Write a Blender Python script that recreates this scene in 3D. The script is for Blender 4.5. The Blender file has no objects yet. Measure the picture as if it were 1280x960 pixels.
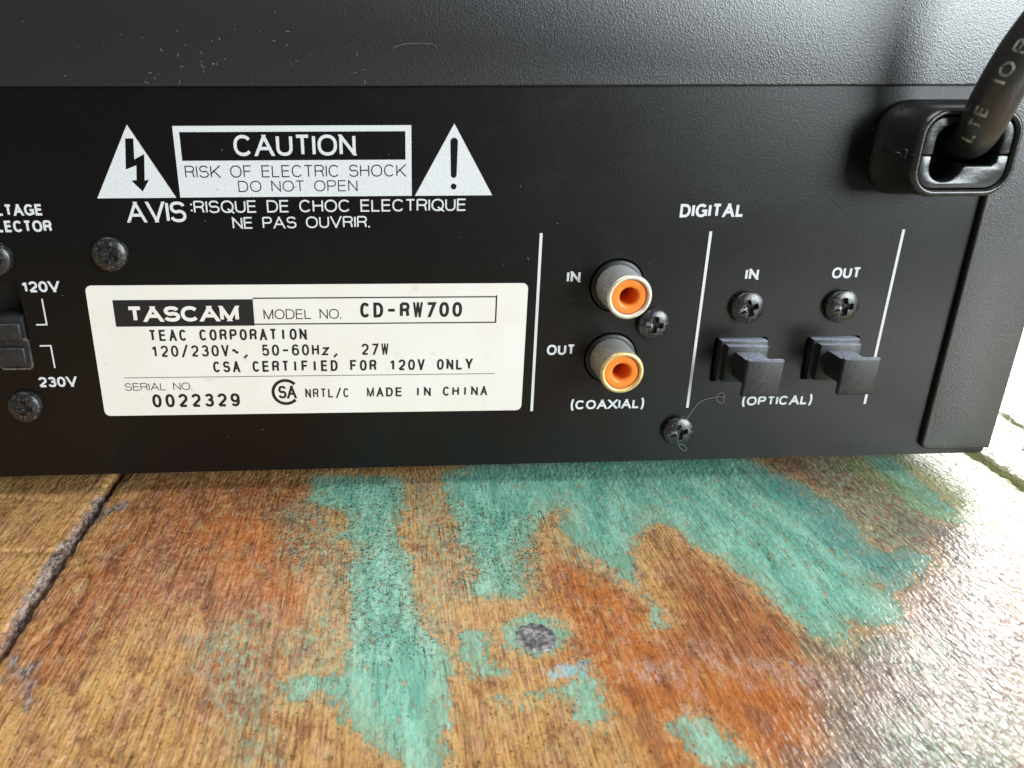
import bpy, bmesh, math, random
import numpy as np
from mathutils import Vector, Matrix, noise
from mathutils.geometry import tessellate_polygon
random.seed(7)
S = bpy.context.scene
C = S.collection
K = 0.001                                   # everything below is written in millimetres

# ---------------------------------------------------------------- camera
cd = bpy.data.cameras.new('camera')
cam = bpy.data.objects.new('camera', cd)
C.objects.link(cam)
S.camera = cam
cd.sensor_width = 36.0
cd.lens = 961.0 / 1280.0 * 36.0
cd.shift_x = (640 - 533) / 1280.0
cd.shift_y = (466 - 480) / 1280.0
cd.clip_start = 0.005
cd.clip_end = 30.0
p_, y_, r_ = math.radians(-21.29), math.radians(-2.93), math.radians(-0.02)
R = (Matrix.Rotation(y_, 3, 'Z') @ Matrix(((1, 0, 0), (0, 0, -1), (0, 1, 0)))
     @ Matrix.Rotation(p_, 3, 'X') @ Matrix.Rotation(r_, 3, 'Z'))
cam.matrix_world = Matrix.Translation((0, -0.140, 0.0797)) @ R.to_4x4()
cd.dof.use_dof = True
cd.dof.focus_distance = 0.150
cd.dof.aperture_fstop = 38.0

# ---------------------------------------------------------------- light
W = bpy.data.worlds.new('World')
S.world = W
W.use_nodes = True
W.node_tree.nodes['Background'].inputs[0].default_value = (1.0, 0.96, 0.92, 1)
W.node_tree.nodes['Background'].inputs[1].default_value = 0.13


def area(name, loc, target, sx, sy, radiance, col):
    l = bpy.data.lights.new(name, 'AREA')
    l.shape = 'RECTANGLE'
    l.size, l.size_y = sx, sy
    l.energy = radiance * math.pi * sx * sy
    l.color = col
    o = bpy.data.objects.new(name, l)
    C.objects.link(o)
    o.location = loc
    o.rotation_euler = (Vector(target) - Vector(loc)).to_track_quat('-Z', 'Y').to_euler()
    return o


area('window_light', (1.29, 1.28, 0.92), (0.08, 0, 0.0), 0.62, 0.95, 15.0, (1.0, 0.995, 0.97))
area('garden_window_light', (1.10, -1.14, 0.43), (0.05, 0, 0.05), 0.90, 0.72, 20.0, (0.88, 0.97, 1.0))
area('ceiling_light', (-0.30, 0.02, 1.5), (0, -0.05, 0), 1.2, 1.0, 5.4, (1.0, 0.97, 0.93))

S.view_settings.view_transform = 'Standard'
S.view_settings.look = 'None'
S.view_settings.exposure = 0.0
S.view_settings.gamma = 1.0
S.view_settings.use_curve_mapping = False
S.cycles.max_bounces = 6


# ---------------------------------------------------------------- node helper
class NT:
    def __init__(s, name):
        s.m = bpy.data.materials.new(name)
        s.m.use_nodes = True
        s.t = s.m.node_tree
        s.b = s.t.nodes['Principled BSDF']
        s.co = s.t.nodes.new('ShaderNodeTexCoord').outputs['Object']

    def n(s, kind, **kw):
        nd = s.t.nodes.new(kind)
        for k, v in kw.items():
            setattr(nd, k, v)
        return nd

    def put(s, sock, v):
        if isinstance(v, bpy.types.NodeSocket):
            s.t.links.new(v, sock)
        elif isinstance(v, (tuple, list)) and len(v) == 3 and sock.type == 'RGBA':
            sock.default_value = (*v, 1)
        else:
            sock.default_value = v

    def math(s, op, a, b=0.0, c=0.0, clamp=False):
        nd = s.n('ShaderNodeMath', operation=op, use_clamp=clamp)
        s.put(nd.inputs[0], a)
        s.put(nd.inputs[1], b)
        s.put(nd.inputs[2], c)
        return nd.outputs[0]

    def scaled(s, sx, sy, sz, rot=0.0, loc=(0, 0, 0)):
        m1 = s.n('ShaderNodeMapping')
        s.put(m1.inputs['Vector'], s.co)
        m1.inputs['Scale'].default_value = (sx / K, sy / K, sz / K)
        m1.inputs['Rotation'].default_value = (0, 0, rot)
        m1.inputs['Location'].default_value = loc
        return m1.outputs[0]

    def noise(s, vec, detail=3.0, rough=0.5, scale=1.0, dist=0.0):
        nd = s.n('ShaderNodeTexNoise')
        s.put(nd.inputs['Vector'], vec)
        nd.inputs['Scale'].default_value = scale
        nd.inputs['Detail'].default_value = detail
        nd.inputs['Roughness'].default_value = rough
        nd.inputs['Distortion'].default_value = dist
        return nd.outputs['Fac']

    def step(s, v, lo, hi, a=0.0, b=1.0):
        nd = s.n('ShaderNodeMapRange', interpolation_type='SMOOTHSTEP')
        s.put(nd.inputs[0], v)
        s.put(nd.inputs[1], lo)
        s.put(nd.inputs[2], hi)
        s.put(nd.inputs[3], a)
        s.put(nd.inputs[4], b)
        return nd.outputs[0]

    def mix(s, f, a, b, mode='MIX'):
        nd = s.n('ShaderNodeMix', data_type='RGBA', blend_type=mode)
        s.put(nd.inputs[0], f)
        s.put(nd.inputs[6], a)
        s.put(nd.inputs[7], b)
        return nd.outputs[2]

    def attr(s, name):
        return s.n('ShaderNodeAttribute', attribute_name=name).outputs['Fac']

    def bump(s, h, dist_mm, strength=1.0, normal=None):
        nd = s.n('ShaderNodeBump')
        s.put(nd.inputs['Height'], h)
        nd.inputs['Distance'].default_value = dist_mm * K
        nd.inputs['Strength'].default_value = strength
        if normal is not None:
            s.t.links.new(normal, nd.inputs['Normal'])
        return nd.outputs['Normal']

    def out(s, col=None, rough=None, normal=None, metal=None, spec=None, **kw):
        if col is not None: s.put(s.b.inputs['Base Color'], col)
        if rough is not None: s.put(s.b.inputs['Roughness'], rough)
        if normal is not None: s.put(s.b.inputs['Normal'], normal)
        if metal is not None: s.put(s.b.inputs['Metallic'], metal)
        if spec is not None: s.put(s.b.inputs['Specular IOR Level'], spec)
        for k, v in kw.items():
            s.put(s.b.inputs[k], v)
        return s.m


def mat_panel():
    t = NT('satin_black_panel')
    v = t.scaled(1, 1, 1)
    fine = t.noise(v, 4, .6, 2.2)
    big = t.noise(v, 3, .5, .045)
    dustm = t.step(t.noise(v, 2, .5, 1.1), .78, .86)
    col = t.mix(big, (.0022, .0020, .0020), (.0040, .0036, .0036))
    col = t.mix(t.math('MULTIPLY', dustm, .12), col, (.12, .12, .12))
    smudge = t.step(t.noise(t.scaled(1, 1, 1.6), 5, .7, .09, .6), .5, .66, 0, .025)
    ro = t.math('ADD', t.math('ADD', t.math('MULTIPLY', big, .08), .27), smudge)
    return t.out(col, ro, t.bump(fine, .022), spec=.40)


def mat_cover():
    t = NT('textured_black_cover')
    v = t.scaled(1, 1, 1)
    grain = t.noise(v, 3, .6, 4.2)
    vo = t.n('ShaderNodeTexVoronoi')
    t.put(vo.inputs['Vector'], v)
    vo.inputs['Scale'].default_value = 3.3
    h = t.math('ADD', t.math('MULTIPLY', grain, .7), t.math('MULTIPLY', vo.outputs['Distance'], .55))
    big = t.noise(v, 3, .5, .05)
    specks = t.step(t.noise(v, 2, .5, 2.6), .80, .87)
    col = t.mix(big, (.012, .012, .014), (.017, .017, .020))
    col = t.mix(t.math('MULTIPLY', specks, .22), col, (.3, .3, .3))
    return t.out(col, .33, t.bump(h, .042), spec=.95)


def painted_skylight(t, c, amount, col):  # patchy sky light painted into the colour of upward faces
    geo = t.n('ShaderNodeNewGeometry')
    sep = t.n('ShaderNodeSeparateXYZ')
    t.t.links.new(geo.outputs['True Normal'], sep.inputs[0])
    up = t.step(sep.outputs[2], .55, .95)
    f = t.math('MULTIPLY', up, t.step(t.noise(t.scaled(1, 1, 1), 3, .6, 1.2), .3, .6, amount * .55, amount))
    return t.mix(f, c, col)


def mat_simple(name, col, rough, nscale=None, ndist=0.0, metal=0.0, spec=.5, vary=0.0, vscale=1.0, dust=0.0):  # dust: strength of the sky light painted on upward faces
    t = NT(name)
    v = t.scaled(1, 1, 1)
    c = col
    if vary:
        f = t.step(t.noise(v, 4, .6, vscale), .3, .7)
        c = t.mix(f, tuple(x * (1 - vary) for x in col), tuple(min(1, x * (1 + vary)) for x in col))
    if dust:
        c = painted_skylight(t, c, dust, (.40, .44, .55))  # bluish tint standing for light from above
    nrm = t.bump(t.noise(v, 3, .6, nscale), ndist) if nscale else None
    return t.out(c, rough, nrm, metal, spec)


def mat_print():
    t = NT('white_screen_print')
    v = t.scaled(1, 1, 1)
    f = t.noise(v, 4, .65, 3.0)
    g = t.noise(v, 2, .5, .35)
    c = t.mix(t.step(f, .35, .7), (.60, .61, .64), (.72, .73, .75))
    c = t.mix(t.step(g, .6, .8, 0, .25), c, (.5, .5, .52))
    return t.out(c, .6)


def mat_label():
    t = NT('cream_label_stock')
    v = t.scaled(1, 1, 1)
    g = t.noise(v, 3, .55, .09)
    c = t.mix(t.step(g, .35, .65), (.77, .715, .655), (.78, .75, .71))
    sm = t.step(t.noise(v, 5, .65, .30), .60, .76, 0, .42)
    c = t.mix(sm, c, (.55, .47, .38))
    dots = t.step(t.noise(v, 1, .5, 1.4), .80, .84, 0, .6)
    c = t.mix(dots, c, (.2, .17, .14))
    return t.out(c, .42, t.bump(t.noise(v, 3, .5, .5), .02))


def mat_screw():
    t = NT('dusty_black_screw')
    t.co = t.n('ShaderNodeNewGeometry').outputs['Position']      # so no two screws wear the same marks
    v = t.scaled(1, 1, 1)
    f = t.noise(v, 5, .7, 1.6)
    sc = t.noise(t.scaled(1, 1, 1, .6), 4, .75, 4.0)
    w = t.math('MULTIPLY', t.step(f, .50, .66), t.step(sc, .42, .62))
    c = t.mix(w, (.010, .010, .011), (.13, .127, .125))
    return t.out(c, t.step(w, 0, 1, .26, .75), t.bump(t.math('ADD', f, sc), .025), spec=.8)


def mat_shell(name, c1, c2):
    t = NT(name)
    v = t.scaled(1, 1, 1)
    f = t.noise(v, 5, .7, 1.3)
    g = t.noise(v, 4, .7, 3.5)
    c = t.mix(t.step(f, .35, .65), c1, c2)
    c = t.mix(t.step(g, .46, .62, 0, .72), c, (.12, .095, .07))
    c = painted_skylight(t, c, .75, (.58, .63, .66))  # bright top of the shell, overhead light put into its colour
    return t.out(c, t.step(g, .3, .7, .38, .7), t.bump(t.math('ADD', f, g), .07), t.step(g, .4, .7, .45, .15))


def mat_rubber():
    t = NT('black_grommet_plastic')
    v = t.scaled(1, 1, 1)
    f = t.noise(v, 4, .6, .5)
    sc = t.step(t.noise(t.scaled(.4, 2.5, 1.5, .5), 3, .6, 1.0), .62, .75)
    c = t.mix(f, (.014, .015, .016), (.026, .027, .028))
    c = t.mix(t.math('MULTIPLY', sc, .16), c, (.3, .3, .3))
    return t.out(c, .27, t.bump(t.noise(v, 4, .6, 1.1), .04), spec=.7)


def mat_cord():
    t = NT('black_cord_jacket')
    v = t.scaled(1, 1, 1)
    f = t.noise(v, 4, .65, .8)
    sp = t.step(t.noise(v, 2, .5, 2.2), .70, .78)
    c = t.mix(f, (.018, .018, .019), (.042, .042, .043))
    c = t.mix(t.math('MULTIPLY', sp, .25), c, (.35, .35, .35))
    return t.out(c, .30, t.bump(t.noise(v, 4, .6, .7), .10), spec=.7)


def mat_table():
    t = NT('distressed_painted_wood')
    v1 = t.scaled(1, 1, 1)
    wob = t.noise(v1, 4, .6, .12)
    grain = t.noise(t.scaled(3.0, .13, 1), 6, .66, .8, .35)         # long fibres running along the planks
    grain2 = t.noise(t.scaled(5.5, .17, 1, .02), 5, .65, .9, .2)
    fine = t.noise(t.scaled(5.0, 1.3, 1, .12), 3, .6, .9)
    blot = t.noise(t.scaled(.9, .45, 1), 6, .70, .26)
    edge = t.noise(v1, 7, .76, .30)
    edge2 = t.noise(t.scaled(1.5, .42, 1, .08), 6, .78, 1.1)

    def region(name, soft, amp, amp2=0.0):
        s_ = t.math('ADD', t.attr(name), t.math('MULTIPLY', t.math('SUBTRACT', edge, .5), amp))
        if amp2:
            s_ = t.math('ADD', s_, t.math('MULTIPLY', t.math('SUBTRACT', edge2, .5), amp2))
        return s_, t.step(s_, -soft, soft)

    # wood
    ochre = t.mix(t.step(grain, .34, .60), (.34, .155, .046), (.67, .385, .140))
    rust = t.mix(t.step(grain, .36, .62), (.19, .062, .026), (.50, .185, .062))
    orange = t.mix(t.step(grain, .30, .70), (.40, .110, .022), (.58, .205, .050))
    brown = t.mix(t.step(grain, .34, .66), (.15, .100, .055), (.38, .260, .160))
    pale = t.mix(t.step(grain, .32, .62), (.40, .41, .20), (.56, .58, .34))
    c = t.mix(region('rust', 4.0, 22, 7)[1], ochre, rust)
    c = t.mix(region('orange', 4.0, 16, 6)[1], c, orange)
    c = t.mix(region('ochre', 4.0, 18, 6)[1], c, ochre)
    c = t.mix(region('brown', 1.8, 6, 3)[1], c, brown)
    c = t.mix(t.step(blot, .50, .62, 0, .70), c, (.20, .072, .038))
    c = t.mix(t.step(blot, .44, .32, 0, .55), c, (.66, .43, .19))
    mott = t.noise(t.scaled(1.1, .85, 1, .2), 8, .82, .60)
    smooth = t.step(t.attr('smooth'), -4, 6)                       # varnish left whole: no mottling there
    keep = t.math('SUBTRACT', 1.0, t.math('MULTIPLY', smooth, .75))
    c = t.mix(t.math('MULTIPLY', t.step(mott, .54, .62, 0, .60), keep), c, (.13, .050, .026))
    c = t.mix(t.math('MULTIPLY', t.step(mott, .48, .41, 0, .42), keep), c, (.68, .43, .26))
    hue1 = t.noise(t.scaled(1, .55, 1, 0, (17, 5, 0)), 6, .72, .34)
    hue2 = t.noise(t.scaled(1, .55, 1, 0, (3, 41, 0)), 6, .72, .40)
    c = t.mix(t.math('MULTIPLY', t.step(hue1, .50, .60, 0, .55), keep), c, t.mix(t.step(grain, .34, .62), (.24, .10, .065), (.60, .31, .205)))
    c = t.mix(t.math('MULTIPLY', t.step(hue2, .52, .62, 0, .45), keep), c, t.mix(t.step(grain, .34, .62), (.30, .21, .075), (.66, .50, .22)))
    flecks = t.step(t.noise(t.scaled(2.6, .9, 1, .15), 4, .7, .75), .58, .62)
    c = t.mix(t.math('MULTIPLY', t.math('MULTIPLY', flecks, .6), keep), c, (.060, .026, .014))
    c = t.mix(t.step(grain2, .57, .64, 0, .55), c, (.10, .045, .02))
    c = t.mix(t.step(grain2, .42, .34, 0, .30), c, (.80, .56, .30))
    c = t.mix(t.math('MULTIPLY', region('ash', 7.0, 16, 5)[1], .80), c, t.mix(t.step(grain, .34, .66), (.12, .11, .105), (.27, .25, .24)))
    c = t.mix(region('pale', 1.2, 4, 2)[1], c, pale)
    # paint: flaking towards its border, an undercoat showing round it
    worn = t.step(t.attr('worn'), -5, 4)
    sd = t.math('SUBTRACT', t.attr('mint'), t.math('MULTIPLY', worn, 3.6))
    sd = t.math('ADD', t.math('MULTIPLY', sd, .30), t.math('MULTIPLY', t.math('SUBTRACT', edge, .5), 2.0))
    flake = t.math('ADD', t.math('MULTIPLY', t.math('SUBTRACT', edge2, .5), 3.0), t.math('MULTIPLY', t.math('SUBTRACT', mott, .5), 1.6))
    pf = t.math('ADD', t.math('ADD', sd, flake), .30)
    mint = t.step(pf, -.06, .10)
    und = t.math('MULTIPLY', t.step(t.math('ADD', sd, t.math('MULTIPLY', flake, 1.3)), -1.25, -.3), t.step(mott, .56, .46))
    c = t.mix(t.math('MULTIPLY', und, .72), c, (.64, .46, .22))
    # worn, mostly rubbed off paint
    sf_, faint = region('faint', 3.5, 9, 4)
    rub = t.math('MULTIPLY', faint, t.step(t.noise(t.scaled(1.5, .6, 1), 7, .8, .7), .44, .56))
    c = t.mix(t.math('MULTIPLY', rub, .78), c, t.mix(t.step(mott, .4, .6), (.38, .50, .33), (.20, .28, .20)))
    # mint paint
    mv = t.noise(t.scaled(1.2, .35, 1), 6, .65, .22)
    mc = t.mix(t.step(mv, .38, .60), (.29, .62, .49), (.145, .43, .335))
    mc = t.mix(t.step(grain, .48, .68, 0, .22), mc, (.40, .70, .55))
    mc = t.mix(t.step(grain2, .52, .66, 0, .18), mc, (.10, .33, .24))
    mc = t.mix(t.step(t.noise(t.scaled(1, .3, 1, .12), 6, .7, .6), .54, .62, 0, .6), mc, (.095, .33, .25))
    mc = t.mix(t.math('MULTIPLY', region('teal', 4.0, 10, 5)[1], .70), mc, (.07, .27, .26))
    vor = t.n('ShaderNodeTexVoronoi', feature='DISTANCE_TO_EDGE')
    t.put(vor.inputs['Vector'], t.scaled(.8, .42, 1))
    vor.inputs['Scale'].default_value = .75
    crack = t.math('MULTIPLY', t.step(vor.outputs['Distance'], .07, .0), t.step(wob, .50, .62))
    mc = t.mix(t.math('MULTIPLY', crack, .35), mc, (.55, .78, .66))
    wear = t.step(t.noise(t.scaled(1.8, .7, 1), 7, .8, .45), .555, .62)
    mask = t.math('MULTIPLY', mint, t.math('SUBTRACT', 1.0, t.math('MULTIPLY', wear, .8)))
    thin = t.math('SUBTRACT', .97, t.math('MULTIPLY', t.step(pf, 1.6, .2), .22))
    c = t.mix(t.math('MULTIPLY', mask, thin), c, mc)
    # bright lime line, blue dab, lavender wear, grey putty
    c = t.mix(t.math('MULTIPLY', region('green', 1.2, 4, 3)[1], .50), c, (.34, .46, .16))
    c = t.mix(t.math('MULTIPLY', region('blue', .8, 4, 8)[1], .75), c, (.32, .62, .70))
    li = t.math('MULTIPLY', region('lilac', 2.0, 7, 4)[1], t.step(t.noise(t.scaled(1.4, .5, 1, .3), 7, .78, .6), .46, .54))
    c = t.mix(t.math('MULTIPLY', li, .48), c, (.66, .50, .45))
    gr = t.step(region('grey', .6, 4.0, 3.0)[0], -.5, .9)
    gc = t.mix(t.step(edge2, .44, .58), (.060, .042, .038), (.42, .34, .33))
    c = t.mix(t.math('MULTIPLY', gr, .92), c, gc)
    # short curly dark scratches, densest where the paint is most worn
    sk = t.step(t.attr('speck'), -4, 5)
    for sc_, off_ in ((.95, 0), (1.35, 31)):
        nn = t.noise(t.scaled(1, 1.15, 1, .4, (off_, off_, 0)), 2, .55, sc_, .35)
        line = t.step(t.math('ABSOLUTE', t.math('SUBTRACT', nn, .5)), .030, .014)
        brkn = t.noise(t.scaled(1, 1, 1, 0, (0, off_, 7)), 3, .6, .85)
        on = t.step(brkn, t.math('SUBTRACT', .64, t.math('MULTIPLY', sk, .16)), t.math('SUBTRACT', .67, t.math('MULTIPLY', sk, .16)))
        c = t.mix(t.math('MULTIPLY', t.math('MULTIPLY', line, on), .9), c, (.030, .026, .022))
    lng = t.noise(t.scaled(1.6, .035, 1, .03, (4, 4, 0)), 4, .6, .9, .15)
    crk = t.step(t.math('ABSOLUTE', t.math('SUBTRACT', lng, .5)), .010, .003)
    crk = t.math('MULTIPLY', crk, t.step(t.noise(t.scaled(.6, .2, 1), 3, .6, .5), .50, .60))
    c = t.mix(t.math('MULTIPLY', crk, .7), c, (.045, .025, .016))
    dots = t.step(t.noise(t.scaled(1.5, 1.1, 1, .1, (9, 9, 0)), 2, .5, 1.25), .675, .70)
    c = t.mix(t.math('MULTIPLY', dots, .85), c, (.030, .020, .016))
    # relief: a lacquer skin with shallow ripples, thin edges where paint ends
    ripple = t.noise(t.scaled(1.9, .80, 1, .30), 2, .42, .80, .5)
    gravel = t.noise(t.scaled(1.4, .8, 1, .2), 2, .5, 1.9)
    h = t.math('ADD', ripple, t.math('MULTIPLY', gravel, .10))
    h = t.math('ADD', h, t.math('MULTIPLY', mask, .22))
    h = t.math('SUBTRACT', h, t.math('MULTIPLY', crk, .35))
    nrm = t.bump(h, .25)
    ro = t.math('ADD', .13, t.math('MULTIPLY', fine, .14))
    return t.out(c, ro, nrm, spec=.62)


M = {
    'panel': mat_panel(), 'cover': mat_cover(), 'print': mat_print(), 'label': mat_label(),
    'ink': mat_simple('black_label_ink', (.012, .012, .013), .45),
    'screw': mat_screw(), 'rubber': mat_rubber(), 'cord': mat_cord(),
    'cordprint': mat_simple('grey_cord_print', (.26, .27, .27), .6, vary=.8, vscale=1.0),
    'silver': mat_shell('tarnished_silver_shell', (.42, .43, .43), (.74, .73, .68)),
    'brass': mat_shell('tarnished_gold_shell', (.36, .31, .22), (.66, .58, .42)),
    'rimsilver': mat_simple('pale_nickel_rim', (.82, .76, .62), .38, 2.5, .03, .7, vary=.15, vscale=1.2),
    'rimgold': mat_simple('worn_gold_rim', (.85, .62, .27), .36, 2.5, .03, .7, vary=.2, vscale=1.2),
    'orange': mat_simple('orange_insulator', (.88, .24, .03), .33, 1.5, .02, vary=.06),
    'plug': mat_simple('black_plug_plastic', (.018, .018, .019), .38, 2.4, .05, vary=.4, vscale=.6, dust=.9),  # dust= here sets painted light on the plug tops
    'dark': mat_simple('deep_black_plastic', (.008, .008, .009), .4, 2.0, .03),  # black plastic of jack bases, sockets and selector housing
    'void': mat_simple('inside_of_case', (.004, .004, .004), .8),
    'slider': mat_simple('switch_slider', (.020, .020, .021), .35, 2.0, .04, vary=.3),
    'edge': mat_simple('worn_metal_edge', (.16, .15, .14), .4, 3.0, .05, .5, vary=.5),
    'lint': mat_simple('grey_lint', (.30, .29, .28), .8),
    'dust': mat_simple('grey_dust', (.11, .11, .115), .8, vary=.6, vscale=.05),
    'foot': mat_simple('rubber_foot', (.02, .02, .02), .6),
    'wood': mat_table(),
    'plugwood': mat_simple('grey_worn_screw', (.24, .235, .25), .4, 1.2, .35, .4, vary=.75, vscale=1.0),
}


# ---------------------------------------------------------------- object helpers
def link(name, me, mat=None, parent=None, smooth=False):
    o = bpy.data.objects.new(name, me)
    C.objects.link(o)
    if mat is not None:
        me.materials.append(mat)
    if smooth:
        me.shade_smooth()
    if parent is not None:
        o.parent = parent
    return o


def mesh(name, vs, fs, mat, parent=None, smooth=False):
    me = bpy.data.meshes.new(name)
    me.from_pydata([(a * K, b * K, c * K) for a, b, c in vs], [], fs)
    me.update()
    return link(name, me, mat, parent, smooth)


def from_bm(name, bm, mat, parent=None, smooth=False, auto=None):
    bmesh.ops.recalc_face_normals(bm, faces=bm.faces)
    me = bpy.data.meshes.new(name)
    bm.to_mesh(me)
    bm.free()
    for v in me.vertices:
        v.co *= K
    o = link(name, me, mat, parent)
    if auto is not None:
        me.shade_smooth()
        me.set_sharp_from_angle(angle=math.radians(auto))
    elif smooth:
        me.shade_smooth()
    return o


def thing(name, label, cat, loc=(0, 0, 0), group=None):
    o = bpy.data.objects.new(name, None)
    C.objects.link(o)
    o.location = [c * K for c in loc]
    o.empty_display_size = .01
    tag(o, label, cat, group)
    return o


def tag(o, label=None, cat=None, group=None, kind=None):
    for k, v in (('label', label), ('category', cat), ('group', group), ('kind', kind)):
        if v:
            o[k] = v
    return o


def add_box(bm, x0, x1, y0, y1, z0, z1, bev=0.0, seg=2):
    r = bmesh.ops.create_cube(bm, size=1)
    vs = r['verts']
    for v in vs:
        v.co = Vector(((x0 + x1) / 2 + v.co.x * (x1 - x0), (y0 + y1) / 2 + v.co.y * (y1 - y0), (z0 + z1) / 2 + v.co.z * (z1 - z0)))
    if bev:
        es = {e for v in vs for e in v.link_edges}
        bmesh.ops.bevel(bm, geom=list(es), offset=bev, segments=seg, affect='EDGES', profile=.5)


def rrect(x0, x1, z0, z1, r, n=5):
    """rounded rectangle outline; r may be one radius or four (bl, br, tr, tl)"""
    rr = r if isinstance(r, (tuple, list)) else (r,) * 4
    out = []
    for (cx, cz, a0), q in zip(((x0, z0, 180), (x1, z0, 270), (x1, z1, 0), (x0, z1, 90)), rr):
        sx = 1 if cx == x0 else -1
        sz = 1 if cz == z0 else -1
        if q <= 0:
            out.append((cx, cz))
            continue
        for i in range(n + 1):
            a = math.radians(a0 + 90 * i / n)
            out.append((cx + sx * q + q * math.cos(a), cz + sz * q + q * math.sin(a)))
    return out


def circ(cx, cz, r, n=48):
    return [(cx + r * math.cos(2 * math.pi * i / n), cz + r * math.sin(2 * math.pi * i / n)) for i in range(n)]


def slab(bm, loops, y0, y1, back=True):
    """a plate in the x-z plane: loops[0] outline, the others holes; front face at y0 (towards the viewer), back at y1"""
    polys = [[Vector((x, z, 0)) for x, z in l] for l in loops]
    tri = tessellate_polygon(polys)
    flat = [p for l in loops for p in l]
    f = [bm.verts.new((x, y0, z)) for x, z in flat]
    b = [bm.verts.new((x, y1, z)) for x, z in flat]
    for a in tri:
        try:
            bm.faces.new([f[i] for i in a])
            if back:
                bm.faces.new([b[i] for i in reversed(a)])
        except ValueError:
            pass
    k = 0
    for l in loops:
        n = len(l)
        for i in range(n):
            j = (i + 1) % n
            bm.faces.new((f[k + i], f[k + j], b[k + j], b[k + i]))
        k += n


def lathe(bm, prof, cx, cz, n=56):
    """profile of (radius, y) turned about a horizontal axis pointing at the viewer"""
    rings = []
    for r, y in prof:
        if r < 1e-6:
            rings.append([bm.verts.new((cx, y, cz))])
        else:
            rings.append([bm.verts.new((cx + r * math.cos(2 * math.pi * i / n), y, cz + r * math.sin(2 * math.pi * i / n))) for i in range(n)])
    for a, b in zip(rings, rings[1:]):
        for i in range(n):
            j = (i + 1) % n
            if len(a) == 1 and len(b) == 1:
                continue
            if len(a) == 1:
                bm.faces.new((a[0], b[j], b[i]))
            elif len(b) == 1:
                bm.faces.new((a[i], a[j], b[0]))
            else:
                bm.faces.new((a[i], a[j], b[j], b[i]))


def catmull(P, n=10):
    P = [Vector(p) for p in P]
    Q = [P[0] * 2 - P[1]] + P + [P[-1] * 2 - P[-2]]
    out = []
    for i in range(1, len(Q) - 2):
        for k in range(n):
            t = k / n
            a, b, c, d = Q[i - 1:i + 3]
            out.append(.5 * ((2 * b) + (c - a) * t + (2 * a - 5 * b + 4 * c - d) * t * t + (3 * b - a - 3 * c + d) * t ** 3))
    out.append(P[-1])
    return out


def frames(path):
    fr = []
    u = None
    for i, p in enumerate(path):
        d = (path[min(i + 1, len(path) - 1)] - path[max(i - 1, 0)]).normalized()
        if u is None:
            u = d.cross(Vector((0, 1, 0))).normalized()
        u = (u - d * u.dot(d)).normalized()
        fr.append((p, d, u, d.cross(u)))
    return fr


def tube(bm, path, rad, n=8):
    fr = frames(path)
    rings = []
    for i, (p, d, u, w) in enumerate(fr):
        r = rad(i / (len(fr) - 1)) if callable(rad) else rad
        rings.append([bm.verts.new(p + (u * math.cos(2 * math.pi * k / n) + w * math.sin(2 * math.pi * k / n)) * r) for k in range(n)])
    for a, b in zip(rings, rings[1:]):
        for k in range(n):
            bm.faces.new((a[k], a[(k + 1) % n], b[(k + 1) % n], b[k]))
    bm.faces.new(rings[0])
    bm.faces.new(rings[-1])
    return fr


# ---------------------------------------------------------------- lettering: strokes in a unit box
def arc(cx, cy, rx, ry, a0, a1, e=2.25, n=None):
    n = n or max(4, int(abs(a1 - a0) / 14))
    out = []
    for i in range(n + 1):
        a = math.radians(a0 + (a1 - a0) * i / n)
        c, s = math.cos(a), math.sin(a)
        out.append((cx + rx * math.copysign(abs(c) ** (2 / e), c), cy + ry * math.copysign(abs(s) ** (2 / e), s)))
    return out


def bowl(cy, ry, x=.62, a0=90, a1=-90):
    return arc(x, cy, 1 - x, ry, a0, a1)


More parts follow.
